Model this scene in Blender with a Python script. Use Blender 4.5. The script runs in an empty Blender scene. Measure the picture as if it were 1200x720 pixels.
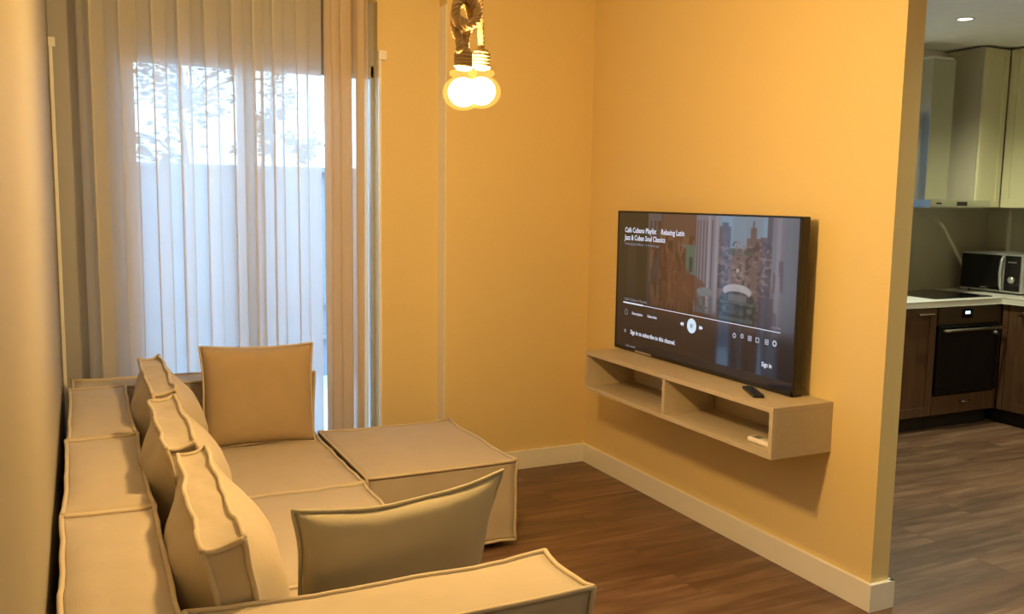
import bpy, bmesh, math, random
import numpy as np
from mathutils import Vector, Matrix, noise
random.seed(7)
PI = math.pi
C = bpy.context.scene.collection
scene = bpy.context.scene

# ------------------------------------------------------------------ materials
def newmat(name):
    m = bpy.data.materials.new(name); m.use_nodes = True
    nt = m.node_tree; nt.nodes.clear()
    out = nt.nodes.new('ShaderNodeOutputMaterial')
    return m, nt, out

def N(nt, kind, **kw):
    n = nt.nodes.new(kind)
    for k, v in kw.items():
        if k in n.inputs.keys(): n.inputs[k].default_value = v
        else: setattr(n, k, v)
    return n

def mat(name, col, rough=.6, metal=0., var=.06, scale=8., bump=0., bscale=200., spec=.5, emit=None, estr=0., coat=0., sheen=0., stretch=(1,1,1)):
    """principled surface with a little procedural variation and bump"""
    m, nt, out = newmat(name)
    p = N(nt, 'ShaderNodeBsdfPrincipled')
    p.inputs['Roughness'].default_value = rough
    p.inputs['Metallic'].default_value = metal
    p.inputs['Specular IOR Level'].default_value = spec
    p.inputs['Coat Weight'].default_value = coat
    p.inputs['Sheen Weight'].default_value = sheen
    tc = N(nt, 'ShaderNodeTexCoord')
    mp = N(nt, 'ShaderNodeMapping'); mp.inputs['Scale'].default_value = stretch
    nt.links.new(tc.outputs['Object'], mp.inputs['Vector'])
    nz = N(nt, 'ShaderNodeTexNoise'); nz.inputs['Scale'].default_value = scale; nz.inputs['Detail'].default_value = 5
    nt.links.new(mp.outputs[0], nz.inputs['Vector'])
    mix = N(nt, 'ShaderNodeMix', data_type='RGBA')
    a = [max(0, c*(1-var)) for c in col]; b = [min(1, c*(1+var)) for c in col]
    mix.inputs[6].default_value = (*a, 1); mix.inputs[7].default_value = (*b, 1)
    nt.links.new(nz.outputs['Fac'], mix.inputs[0])
    nt.links.new(mix.outputs[2], p.inputs['Base Color'])
    if bump > 0:
        n2 = N(nt, 'ShaderNodeTexNoise'); n2.inputs['Scale'].default_value = bscale; n2.inputs['Detail'].default_value = 3
        nt.links.new(mp.outputs[0], n2.inputs['Vector'])
        bp = N(nt, 'ShaderNodeBump'); bp.inputs['Strength'].default_value = bump; bp.inputs['Distance'].default_value = .002
        nt.links.new(n2.outputs['Fac'], bp.inputs['Height']); nt.links.new(bp.outputs[0], p.inputs['Normal'])
    if emit:
        p.inputs['Emission Color'].default_value = (*emit, 1); p.inputs['Emission Strength'].default_value = estr
    nt.links.new(p.outputs[0], out.inputs[0])
    return m

def fabric(name, col, weave=900., bump=.12):
    """woven linen: two crossed fine waves plus soft noise"""
    m, nt, out = newmat(name)
    p = N(nt, 'ShaderNodeBsdfPrincipled'); p.inputs['Roughness'].default_value = .92
    p.inputs['Sheen Weight'].default_value = .25; p.inputs['Sheen Roughness'].default_value = .5
    p.inputs['Specular IOR Level'].default_value = .2
    tc = N(nt, 'ShaderNodeTexCoord')
    w = []
    for d, s in (('X', weave), ('Y', weave), ('Z', weave)):
        wv = N(nt, 'ShaderNodeTexWave', bands_direction=d); wv.inputs['Scale'].default_value = s/6.28
        wv.inputs['Distortion'].default_value = 1.5; wv.inputs['Detail'].default_value = 1
        nt.links.new(tc.outputs['Object'], wv.inputs['Vector']); w.append(wv)
    a1 = N(nt, 'ShaderNodeMath', operation='ADD'); a2 = N(nt, 'ShaderNodeMath', operation='ADD')
    nt.links.new(w[0].outputs['Fac'], a1.inputs[0]); nt.links.new(w[1].outputs['Fac'], a1.inputs[1])
    nt.links.new(a1.outputs[0], a2.inputs[0]); nt.links.new(w[2].outputs['Fac'], a2.inputs[1])
    nz = N(nt, 'ShaderNodeTexNoise'); nz.inputs['Scale'].default_value = 14; nz.inputs['Detail'].default_value = 8
    nt.links.new(tc.outputs['Object'], nz.inputs['Vector'])
    mix = N(nt, 'ShaderNodeMix', data_type='RGBA')
    mix.inputs[6].default_value = (*[c*.93 for c in col], 1); mix.inputs[7].default_value = (*[min(1, c*1.07) for c in col], 1)
    nt.links.new(nz.outputs['Fac'], mix.inputs[0]); nt.links.new(mix.outputs[2], p.inputs['Base Color'])
    bp = N(nt, 'ShaderNodeBump'); bp.inputs['Strength'].default_value = bump; bp.inputs['Distance'].default_value = .0006
    nt.links.new(a2.outputs[0], bp.inputs['Height'])
    b2 = N(nt, 'ShaderNodeBump'); b2.inputs['Strength'].default_value = .25; b2.inputs['Distance'].default_value = .01
    n3 = N(nt, 'ShaderNodeTexNoise'); n3.inputs['Scale'].default_value = 9; n3.inputs['Detail'].default_value = 3
    nt.links.new(tc.outputs['Object'], n3.inputs['Vector']); nt.links.new(n3.outputs['Fac'], b2.inputs['Height'])
    nt.links.new(bp.outputs[0], b2.inputs['Normal']); nt.links.new(b2.outputs[0], p.inputs['Normal'])
    nt.links.new(p.outputs[0], out.inputs[0])
    return m

def sheer(name, col, transp, transl, tcol):
    m, nt, out = newmat(name)
    d = N(nt, 'ShaderNodeBsdfDiffuse'); t = N(nt, 'ShaderNodeBsdfTranslucent'); tr = N(nt, 'ShaderNodeBsdfTransparent')
    tc = N(nt, 'ShaderNodeTexCoord'); mp = N(nt, 'ShaderNodeMapping'); mp.inputs['Scale'].default_value = (60, 60, 1.5)
    nz = N(nt, 'ShaderNodeTexNoise'); nz.inputs['Scale'].default_value = 4; nz.inputs['Detail'].default_value = 6
    nt.links.new(tc.outputs['Object'], mp.inputs[0]); nt.links.new(mp.outputs[0], nz.inputs['Vector'])
    mix = N(nt, 'ShaderNodeMix', data_type='RGBA')
    mix.inputs[6].default_value = (*[c*.9 for c in col], 1); mix.inputs[7].default_value = (*[min(1, c*1.08) for c in col], 1)
    nt.links.new(nz.outputs['Fac'], mix.inputs[0])
    nt.links.new(mix.outputs[2], d.inputs['Color']); t.inputs['Color'].default_value = (*tcol, 1)
    m1 = N(nt, 'ShaderNodeMixShader'); m1.inputs[0].default_value = transl
    m2 = N(nt, 'ShaderNodeMixShader'); m2.inputs[0].default_value = transp
    nt.links.new(d.outputs[0], m1.inputs[1]); nt.links.new(t.outputs[0], m1.inputs[2])
    nt.links.new(m1.outputs[0], m2.inputs[1]); nt.links.new(tr.outputs[0], m2.inputs[2])
    nt.links.new(m2.outputs[0], out.inputs[0])
    return m

def emis(name, col, s):
    m, nt, out = newmat(name)
    e = N(nt, 'ShaderNodeEmission'); e.inputs[0].default_value = (*col, 1); e.inputs[1].default_value = s
    nt.links.new(e.outputs[0], out.inputs[0]); return m

def floor_mat():
    m, nt, out = newmat('laminate_planks')
    p = N(nt, 'ShaderNodeBsdfPrincipled'); p.inputs['Roughness'].default_value = .42
    tc = N(nt, 'ShaderNodeTexCoord')
    br = N(nt, 'ShaderNodeTexBrick'); br.offset = .37; br.offset_frequency = 2
    br.inputs['Scale'].default_value = 1; br.inputs['Brick Width'].default_value = 1.3; br.inputs['Row Height'].default_value = .19
    br.inputs['Mortar Size'].default_value = .0012; br.inputs['Mortar Smooth'].default_value = .3; br.inputs['Bias'].default_value = 0
    br.inputs['Color1'].default_value = (0, 0, 0, 1); br.inputs['Color2'].default_value = (1, 1, 1, 1); br.inputs['Mortar'].default_value = (.5, .5, .5, 1)
    nt.links.new(tc.outputs['Object'], br.inputs['Vector'])
    mp = N(nt, 'ShaderNodeMapping'); mp.inputs['Scale'].default_value = (1.1, 9, 1)
    nt.links.new(tc.outputs['Object'], mp.inputs[0])
    sep = N(nt, 'ShaderNodeVectorMath', operation='ADD')
    sc = N(nt, 'ShaderNodeVectorMath', operation='SCALE'); sc.inputs['Scale'].default_value = 7.
    nt.links.new(br.outputs['Color'], sc.inputs[0]); nt.links.new(mp.outputs[0], sep.inputs[0]); nt.links.new(sc.outputs[0], sep.inputs[1])
    nz = N(nt, 'ShaderNodeTexNoise'); nz.inputs['Scale'].default_value = 1.6; nz.inputs['Detail'].default_value = 9; nz.inputs['Roughness'].default_value = .62
    nz.inputs['Distortion'].default_value = .5
    nt.links.new(sep.outputs[0], nz.inputs['Vector'])
    cr = N(nt, 'ShaderNodeValToRGB')
    e = cr.color_ramp.elements; e[0].position = .3; e[0].color = (.085, .040, .024, 1); e[1].position = .72; e[1].color = (.27, .17, .11, 1)
    x = cr.color_ramp.elements.new(.5); x.color = (.155, .086, .053, 1)
    nt.links.new(nz.outputs['Fac'], cr.inputs[0])
    mul = N(nt, 'ShaderNodeMix', data_type='RGBA', blend_type='MULTIPLY'); mul.inputs[0].default_value = 1
    cr2 = N(nt, 'ShaderNodeValToRGB'); cr2.color_ramp.elements[0].color = (.82, .82, .82, 1); cr2.color_ramp.elements[1].color = (1.15, 1.12, 1.1, 1)
    nt.links.new(br.outputs['Color'], cr2.inputs[0])
    nt.links.new(cr.outputs[0], mul.inputs[6]); nt.links.new(cr2.outputs[0], mul.inputs[7])
    mm = N(nt, 'ShaderNodeMix', data_type='RGBA'); mm.inputs[7].default_value = (.05, .035, .025, 1)
    nt.links.new(br.outputs['Fac'], mm.inputs[0]); nt.links.new(mul.outputs[2], mm.inputs[6])
    nt.links.new(mm.outputs[2], p.inputs['Base Color'])
    bp = N(nt, 'ShaderNodeBump'); bp.inputs['Strength'].default_value = .15; bp.inputs['Distance'].default_value = .002
    nt.links.new(nz.outputs['Fac'], bp.inputs['Height']); nt.links.new(bp.outputs[0], p.inputs['Normal'])
    nt.links.new(p.outputs[0], out.inputs[0]); return m

def wood(name, c1, c2, axis='Z', rough=.45):
    m, nt, out = newmat(name)
    p = N(nt, 'ShaderNodeBsdfPrincipled'); p.inputs['Roughness'].default_value = rough
    tc = N(nt, 'ShaderNodeTexCoord'); mp = N(nt, 'ShaderNodeMapping')
    s = {'X': (1.5, 14, 14), 'Y': (14, 1.5, 14), 'Z': (14, 14, 1.5)}[axis]; mp.inputs['Scale'].default_value = s
    nz = N(nt, 'ShaderNodeTexNoise'); nz.inputs['Scale'].default_value = 3; nz.inputs['Detail'].default_value = 8; nz.inputs['Distortion'].default_value = .7
    nt.links.new(tc.outputs['Object'], mp.inputs[0]); nt.links.new(mp.outputs[0], nz.inputs['Vector'])
    cr = N(nt, 'ShaderNodeValToRGB'); cr.color_ramp.elements[0].position = .32; cr.color_ramp.elements[1].position = .68
    cr.color_ramp.elements[0].color = (*c1, 1); cr.color_ramp.elements[1].color = (*c2, 1)
    nt.links.new(nz.outputs['Fac'], cr.inputs[0]); nt.links.new(cr.outputs[0], p.inputs['Base Color'])
    bp = N(nt, 'ShaderNodeBump'); bp.inputs['Strength'].default_value = .1; bp.inputs['Distance'].default_value = .001
    nt.links.new(nz.outputs['Fac'], bp.inputs['Height']); nt.links.new(bp.outputs[0], p.inputs['Normal'])
    nt.links.new(p.outputs[0], out.inputs[0]); return m

def wallpaper(name, col):
    """painted textured paper: fine vertical threads"""
    m, nt, out = newmat(name)
    p = N(nt, 'ShaderNodeBsdfPrincipled'); p.inputs['Roughness'].default_value = .62; p.inputs['Specular IOR Level'].default_value = .35
    tc = N(nt, 'ShaderNodeTexCoord'); mp = N(nt, 'ShaderNodeMapping'); mp.inputs['Scale'].default_value = (120, 120, 30)
    nz = N(nt, 'ShaderNodeTexNoise'); nz.inputs['Scale'].default_value = 3; nz.inputs['Detail'].default_value = 4
    nt.links.new(tc.outputs['Object'], mp.inputs[0]); nt.links.new(mp.outputs[0], nz.inputs['Vector'])
    mix = N(nt, 'ShaderNodeMix', data_type='RGBA')
    mix.inputs[6].default_value = (*[c*.95 for c in col], 1); mix.inputs[7].default_value = (*[c*1.05 for c in col], 1)
    nt.links.new(nz.outputs['Fac'], mix.inputs[0]); nt.links.new(mix.outputs[2], p.inputs['Base Color'])
    bp = N(nt, 'ShaderNodeBump'); bp.inputs['Strength'].default_value = .35; bp.inputs['Distance'].default_value = .0008
    nt.links.new(nz.outputs['Fac'], bp.inputs['Height']); nt.links.new(bp.outputs[0], p.inputs['Normal'])
    nt.links.new(p.outputs[0], out.inputs[0]); return m

M = dict(
    wall=wallpaper('ochre_wallpaper', (.76, .61, .31)),
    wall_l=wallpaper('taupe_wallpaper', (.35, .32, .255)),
    wall_k=wallpaper('kitchen_paint', (.74, .74, .64)),
    ceil=mat('ceiling_paint', (.85, .86, .84), .8),
    white=mat('white_paint', (.87, .86, .83), .4, var=.02),
    frame=mat('window_frame_grey', (.40, .39, .37), .45, var=.02),
    floor=floor_mat(),
    sofa=fabric('sofa_linen', (.48, .41, .325)),
    pipe=fabric('sofa_piping', (.56, .475, .36), bump=.1),
    cush=fabric('cushion_linen', (.50, .425, .325)),
    cushd=fabric('dark_cushion_linen', (.40, .30, .185)),
    cushg=fabric('grey_cushion_linen', (.42, .375, .28)),
    black=mat('black_plastic', (.012, .012, .013), .35, var=.1),
    foot=mat('dark_foot', (.02, .018, .016), .6),
    shelf=wood('oak_shelf', (.50, .425, .315), (.54, .465, .35), 'Y', .5),
    sheer=sheer('sheer_voile', (.86, .80, .70), .12, .56, (.80, .84, .88)),
    drape=sheer('gathered_voile', (.84, .73, .60), .12, .42, (.72, .64, .56)),
    rope=fabric('jute_rope', (.42, .29, .14), weave=900.),
    brass=mat('bulb_cap', (.6, .42, .16), .35, .9),
    steel=mat('brushed_steel', (.62, .63, .62), .22, 1.),
    silver=mat('silver_plastic', (.55, .56, .56), .3, .6),
    walnut=wood('walnut_door', (.075, .036, .018), (.125, .065, .032), 'Z', .4),
    plinth=mat('black_plinth', (.012, .010, .009), .5),
    cream=mat('cream_lacquer', (.72, .71, .48), .35, var=.02),
    cream_shade=mat('cream_side_shaded', (.50, .47, .37), .45, var=.03),  # darker copy of the cream; shade on the cabinet sides put into colour
    stone=mat('light_worktop', (.70, .69, .64), .3, var=.05, scale=30),
    splash=mat('taupe_splashback', (.42, .39, .29), .5, var=.06, scale=40),
    glassblack=mat('black_glass', (.006, .006, .007), .06, var=.0),
    remote_w=mat('white_remote', (.85, .80, .76), .35),
    display=emis('oven_display', (.5, .75, 1.), 4.),
    uiw=emis('screen_white', (.86, .88, 1.), .95),
    uig=emis('screen_grey', (.6, .55, .62), .42),
    uis=emis('screen_symbol', (.8, .82, 1.), .6),
    play=emis('screen_button', (.72, .88, 1.), .95),
    fence=mat('grey_fence', (.17, .20, .25), .8, var=.08),
    patio=mat('patio_tiles', (.40, .42, .45), .8, var=.1),
    leaf=mat('leaf_green', (.04, .065, .035), .6, var=.5, scale=3),
    bark=mat('bark', (.10, .07, .05), .9, var=.3),
)

# ------------------------------------------------------------------ helpers
def link(name, bm, m, parent=None, smooth=False):
    me = bpy.data.meshes.new(name); 
    bmesh.ops.recalc_face_normals(bm, faces=bm.faces)
    bm.to_mesh(me); bm.free()
    if smooth:
        for p in me.polygons: p.use_smooth = True
    o = bpy.data.objects.new(name, me); C.objects.link(o)
    if m: me.materials.append(m)
    if parent: o.parent = parent
    return o

def tag(o, label, cat, group=None):
    o['label'] = label; o['category'] = cat
    if group: o['group'] = group
    return o

def empty(name, loc=(0, 0, 0), rz=0., label=None, cat=None, group=None):
    o = bpy.data.objects.new(name, None); C.objects.link(o); o.location = loc; o.rotation_euler = (0, 0, rz)
    o.empty_display_size = .1
    if label: tag(o, label, cat, group)
    return o

def struct(name, bm, m, parent=None):
    o = link(name, bm, m, parent)
    if not parent: o['kind'] = 'structure'
    return o

def box(bm, x0, x1, y0, y1, z0, z1, bev=0., rot=None):
    r = bmesh.ops.create_cube(bm, size=1.)
    vs = r['verts']
    bmesh.ops.scale(bm, vec=(x1-x0, y1-y0, z1-z0), verts=vs)
    bmesh.ops.translate(bm, vec=((x0+x1)/2, (y0+y1)/2, (z0+z1)/2), verts=vs)
    if bev > 0:
        es = list({e for v in vs for e in v.link_edges})
        bmesh.ops.bevel(bm, geom=es, offset=bev, segments=2, profile=.6, affect='EDGES')
    return vs

def B(*a, **k):
    bm = bmesh.new()
    for b in a: box(bm, *b, **k)
    return bm

def tube(bm, pts, r, seg=8, caps=True, closed=False):
    """sweep a circle along points; r float or list"""
    n = len(pts); P = [Vector(p) for p in pts]
    rings = []; up = None
    for i in range(n):
        if closed: t = (P[(i+1) % n]-P[i-1])
        else: t = P[min(i+1, n-1)]-P[max(i-1, 0)]
        if t.length < 1e-9: t = Vector((0, 0, 1))
        t.normalize()
        if up is None:
            up = Vector((0, 0, 1)) if abs(t.z) < .9 else Vector((1, 0, 0))
        a = (up - t*up.dot(t))
        if a.length < 1e-6: a = t.orthogonal()
        a.normalize(); up = a; b = t.cross(a)
        rr = r[i] if isinstance(r, (list, tuple)) else r
        rings.append([bm.verts.new(P[i] + (a*math.cos(2*PI*k/seg)+b*math.sin(2*PI*k/seg))*rr) for k in range(seg)])
    m = n if closed else n-1
    for i in range(m):
        A, Bq = rings[i], rings[(i+1) % n]
        off = 0
        if closed and i == n-1:
            off = min(range(seg), key=lambda s: (A[0].co-Bq[s].co).length)
        for k in range(seg):
            bm.faces.new((A[k], A[(k+1) % seg], Bq[(k+1+off) % seg], Bq[(k+off) % seg]))
    if caps and not closed:
        bm.faces.new(rings[0][::-1]); bm.faces.new(rings[-1])

def lathe(bm, prof, seg=32, loc=(0, 0, 0)):
    rings = []
    for r, z in prof:
        if r < 1e-5: rings.append([bm.verts.new((loc[0], loc[1], loc[2]+z))])
        else: rings.append([bm.verts.new((loc[0]+r*math.cos(2*PI*k/seg), loc[1]+r*math.sin(2*PI*k/seg), loc[2]+z)) for k in range(seg)])
    for A, Q in zip(rings, rings[1:]):
        for k in range(seg):
            k2 = (k+1) % seg
            if len(A) == 1 and len(Q) == 1: continue
            if len(A) == 1: bm.faces.new((A[0], Q[k], Q[k2]))
            elif len(Q) == 1: bm.faces.new((A[k], A[k2], Q[0]))
            else: bm.faces.new((A[k], A[k2], Q[k2], Q[k]))

def catmull(pts, sub=6, closed=False):
    P = [Vector(p) for p in pts]; n = len(P); out = []
    m = n if closed else n-1
    for i in range(m):
        if closed: p0, p1, p2, p3 = P[i-1], P[i], P[(i+1) % n], P[(i+2) % n]
        else: p0, p1, p2, p3 = P[max(i-1, 0)], P[i], P[i+1], P[min(i+2, n-1)]
        for s in range(sub):
            t = s/sub
            out.append(.5*((2*p1)+(-p0+p2)*t+(2*p0-5*p1+4*p2-p3)*t*t+(-p0+3*p1-3*p2+p3)*t**3))
    if not closed: out.append(P[-1])
    return out

def nz(v, s, seed=0.):
    return noise.noise(Vector((v[0]*s+seed, v[1]*s-seed*.7, v[2]*s+seed*.3)))

# upholstered block: bulging faces, sagging welted edges
def soft_fn(L, bulge, sag, wr, seed, pw=2):
    def f(u, v, w):
        c = [u, v, w]
        q = [1-abs(t)**pw for t in c]
        P = []
        for a in range(3):
            b, d = (a+1) % 3, (a+2) % 3
            P.append(c[a]*(L[a]/2 - sag[a]*(q[b]+q[d])/2 + bulge[a]*q[b]*q[d]))
        k = nz(P, 7., seed)*wr*1.2 + nz(P, 22., seed+3)*wr*.45
        face = max(abs(t) for t in c)
        for a in range(3):
            if abs(c[a]) > .999: P[a] += math.copysign(1, c[a])*k
        return Vector(P)
    return f

def soft_block(name, L, bulge, sag, m, pm, parent=None, loc=(0, 0, 0), wr=.004, seed=0., n=22, pr=.0065, rot=(0, 0, 0), pw=4, pipes=None, mtx=None):
    f = soft_fn(L, bulge, sag, wr, seed, pw)
    bm = bmesh.new(); cache = {}
    def V(i, j, k):
        key = (i, j, k)
        if key not in cache: cache[key] = bm.verts.new(f(2*i/n-1, 2*j/n-1, 2*k/n-1))
        return cache[key]
    for a in range(n):
        for b in range(n):
            for s in (0, n):
                for perm in range(3):
                    q = []
                    for (i, j) in ((a, b), (a+1, b), (a+1, b+1), (a, b+1)):
                        t = [0, 0, 0]; t[perm] = s; t[(perm+1) % 3] = i; t[(perm+2) % 3] = j
                        q.append(V(*t))
                    bm.faces.new(q if s else q[::-1])
    o = link(name, bm, m, parent, smooth=True); o.location = loc; o.rotation_euler = rot
    # sharp creases on the welts
    bp = bmesh.new()
    for a in range(3):
        for s1 in (-1, 1):
            for s2 in (-1, 1):
                if pipes and not pipes(a, s1, s2): continue
                pts = []
                for i in range(n+1):
                    t = [0, 0, 0]; t[a] = 2*i/n-1; t[(a+1) % 3] = s1; t[(a+2) % 3] = s2
                    pts.append(f(*t) + Vector([math.copysign(pr*.35, x) if abs(x) > .999 else 0 for x in t]))
                tube(bp, pts, pr, 7)
    link('piping', bp, pm, o, smooth=True)
    return o

def pillow(name, W, H, T, m, pm, seed=0., n=36, concave=.03, pr=.005, edge=.012):
    """knife-edge scatter cushion in the local XZ plane, thickness along Y, base at z=0"""
    def f(u, v, s):
        x = u*(W/2 - concave*(1-v*v)**1.0 * abs(u)**2); z = H/2 + v*(H/2 - concave*(1-u*u)*abs(v)**2)
        t = T/2*((1-abs(u)**4.5)*(1-abs(v)**4.5))**.52
        p = Vector((x, 0, z))
        rad = math.hypot(u, v)
        t += (nz(p, 9, seed)*.006+nz(p, 24, seed)*.0025)*(1-max(abs(u), abs(v))**6)
        return Vector((x, s*(t+.0005), z))
    bm = bmesh.new()
    for s in (-1, 1):
        g = [[bm.verts.new(f(2*i/n-1, 2*j/n-1, s)) for j in range(n+1)] for i in range(n+1)]
        for i in range(n):
            for j in range(n):
                q = (g[i][j], g[i+1][j], g[i+1][j+1], g[i][j+1]); bm.faces.new(q if s < 0 else q[::-1])
    bmesh.ops.remove_doubles(bm, verts=bm.verts, dist=.0015)
    o = link(name, bm, m, None, smooth=True)
    bp = bmesh.new(); pts = []
    k = 28
    for side in range(4):
        for i in range(k):
            t = 2*i/k-1
            u, v = [(t, -1), (1, t), (-t, 1), (-1, -t)][side]
            q = f(u, v, 0); q.x += u*pr*.6; q.z += v*pr*.6; q.y = nz(q, 8, seed+5)*edge
            pts.append(q)
    tube(bp, pts, pr, 7, closed=True)
    link('piping', bp, pm, o, smooth=True)
    return o

def text_mesh(name, s, size, m, parent, loc, rotm, align='LEFT', bold=0.):
    cu = bpy.data.curves.new(name, 'FONT'); cu.body = s; cu.size = size; cu.align_x = align; cu.offset = bold; cu.resolution_u = 2
    t = bpy.data.objects.new(name, cu); C.objects.link(t)
    dg = bpy.context.evaluated_depsgraph_get()
    me = bpy.data.meshes.new_from_object(t.evaluated_get(dg)); bpy.data.objects.remove(t)
    me.name = name; me.materials.clear(); me.materials.append(m)
    o = bpy.data.objects.new(name, me); C.objects.link(o); o.parent = parent
    o.matrix_local = Matrix.Translation(loc) @ rotm
    return o

# ------------------------------------------------------------------ the room
H = 2.62
XL, XR, XR2 = -.09, 2.60, 2.690
YB, YN, YK = 4.385, 4.49, 4.70
KX = 6.36
YR = -2.6
struct('floor', B((XL-.1, KX+.1, YR-.1, YK+.2, -.1, 0)), M['floor'])
struct('ceiling', B((XL-.1, KX+.1, YR-.1, YK+.2, H, H+.1)), M['ceil'])
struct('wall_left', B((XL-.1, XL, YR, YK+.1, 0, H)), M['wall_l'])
struct('wall_back', B((1.729, XR, YB, YK+.1, 0, H), (1.395, 1.729, YN, YK+.1, 0, H), (XL, 1.395, YN, YK+.1, 2.48, H)), M['wall'])
struct('wall_right', B((XR, XR2, 2.285, YK, 0, H)), M['wall'])
# kitchen outer walls, with a window left of the hood
WX0, WX1, WZ0, WZ1 = 3.60, 5.07, 1.05, 2.25
struct('wall_kitchen_back', B((XR, WX0, YK, YK+.1, 0, H), (WX1, KX+.1, YK, YK+.1, 0, H), (WX0, WX1, YK, YK+.1, 0, WZ0), (WX0, WX1, YK, YK+.1, WZ1, H)), M['wall_k'])
struct('wall_kitchen_right', B((KX, KX+.1, YR, YK, 0, H)), M['wall_k'])
struct('wall_rear', B((XL-.1, KX+.1, YR-.1, YR, 0, H)), M['wall_k'])
# baseboards
bh = .104
struct('baseboard_back', B((1.729, XR-.018, YB-.016, YB, 0, bh), bev=.002), M['white'])
struct('baseboard_right', B((XR-.018, XR, 2.285, YB, 0, bh), (XR-.018, XR2+.016, 2.267, 2.2849, 0, bh), (XR2, XR2+.0159, 2.268, YK-.7, 0, bh)), M['white'])
struct('baseboard_left', B((XL, XL+.014, YR, YN, 0, bh), bev=.002), M['white'])
# balcony door
d = empty('door_1'); d['kind'] = 'structure'
fb = B((XL, .215, YN+.06, YN+.11, 0, 2.48), (.215, 1.395, YN+.06, YN+.11, 2.105, 2.48), (.215, 1.395, YN+.06, YN+.11, 0, .09), (.215, .255, YN+.055, YN+.11, 0, 2.17),
       (1.375, 1.395, YN+.06, YN+.11, 0, 2.17), (.715, .80, YN+.045, YN+.115, .0, 2.14), bev=.004)
link('door_frame', fb, M['frame'], d)
m_g, nt, out = newmat('clear_glass')
g1 = N(nt, 'ShaderNodeBsdfTransparent'); g1.inputs[0].default_value = (.97, .985, .98, 1); g2 = N(nt, 'ShaderNodeBsdfGlossy'); g2.inputs['Roughness'].default_value = .02
fr = N(nt, 'ShaderNodeFresnel'); fr.inputs[0].default_value = 1.45; mx = N(nt, 'ShaderNodeMixShader')
nt.links.new(fr.outputs[0], mx.inputs[0]); nt.links.new(g1.outputs[0], mx.inputs[1]); nt.links.new(g2.outputs[0], mx.inputs[2]); nt.links.new(mx.outputs[0], out.inputs[0])
M['glass'] = m_g
link('door_glass', B((.255, .715, YN+.080, YN+.088, .09, 2.105), (.80, 1.375, YN+.080, YN+.088, .09, 2.105)), m_g, d)
struct('reveal_daylight_strip', B((1.7245, 1.7289, YB+.0005, YN-.0005, 0, 2.48)), M['white'])  # added white strip standing in for daylight on the recess edge
struct('trim_1', B((XL+.004, XL+.018, YN-.018, YN-.002, 0, 2.17), (XL+.002, XL+.030, YN-.024, YN-.002, 2.13, 2.17), bev=.002), M['white'])
struct('trim_2', B((1.397, 1.411, YN-.018, YN-.002, 0, 2.22), (1.394, 1.436, YN-.026, YN-.002, 2.19, 2.235), bev=.002), M['white'])
w = empty('window_1'); w['kind'] = 'structure'
link('window_frame', B((WX0, WX1, YK+.03, YK+.08, WZ0, WZ0+.06), (WX0, WX1, YK+.03, YK+.08, WZ1-.06, WZ1), (WX0, WX0+.06, YK+.03, YK+.08, WZ0, WZ1), (WX1-.06, WX1, YK+.03, YK+.08, WZ0, WZ1),
                       (4.30, 4.36, YK+.03, YK+.08, WZ0, WZ1), bev=.004), M['white'], w)
link('window_glass', B((WX0+.06, WX1-.06, YK+.05, YK+.056, WZ0+.06, WZ1-.06)), m_g, w)

# ------------------------------------------------------------------ outdoors
struct('patio_ground', B((-4, 9, YK+.2, 16, -.12, -.02)), M['patio'])
fm = bmesh.new()
for x in np.arange(-4, 9, .31): box(fm, x, x+.305, 7.5, 7.53, -.02, 1.70)
box(fm, -4, 9, 7.46, 7.5, .30, .34); box(fm, -4, 9, 7.46, 7.5, .59, .63); box(fm, -4, 9, 7.44, 7.54, 1.70, 1.74)
tag(link('garden_fence', fm, M['fence']), 'pale grey garden fence standing across the view beyond the balcony door', 'fence')
def tree(x, y, h, r, label, seed, cnt=1500):
    rnd = random.Random(seed)
    t = empty('garden_tree', (x, y, -.02), 0, label, 'tree')
    bm = bmesh.new(); tube(bm, catmull([(0, 0, 0), (.05, .02, h*.3), (-.04, 0, h*.6), (.03, 0, h*.9)], 5), [.045-.002*i for i in range(16)], 8)
    for k in range(9):
        a = rnd.uniform(0, 6.28); z = h*rnd.uniform(.35, .8)
        tube(bm, catmull([(0, 0, z), (math.cos(a)*r*.4, math.sin(a)*r*.4, z+r*.25), (math.cos(a)*r*.8, math.sin(a)*r*.8, z+r*.3)], 4), .010, 5)
    link('trunk', bm, M['bark'], t, True)
    bm = bmesh.new()
    clumps = [(rnd.gauss(0, r*.42), rnd.gauss(0, r*.35), h*.62+rnd.gauss(0, h*.17)) for _ in range(26)]
    for _ in range(cnt):
        c = rnd.choice(clumps)
        p = Vector((c[0]+rnd.gauss(0, r*.13), c[1]+rnd.gauss(0, r*.13), c[2]+rnd.gauss(0, r*.13)))
        s = rnd.uniform(.03, .06); q = Matrix.Rotation(rnd.uniform(0, 6.28), 3, 'Z') @ Matrix.Rotation(rnd.uniform(0, 3.14), 3, 'X')
        vs = [bm.verts.new(p + q @ Vector(v)*s) for v in ((-1, 0, 0), (0, -.45, .12), (1, 0, 0), (0, .45, .12))]
        bm.faces.new(vs)
    link('foliage', bm, M['leaf'], t)
tree(.95, 9.2, 4.2, 1.0, 'leafy tree behind the grey fence, seen through the left pane of the balcony door', 3, 3200)
tree(2.45, 12.6, 4.0, .45, 'slender tree behind the grey fence, seen through the right pane of the balcony door', 5, 1500)

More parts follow.
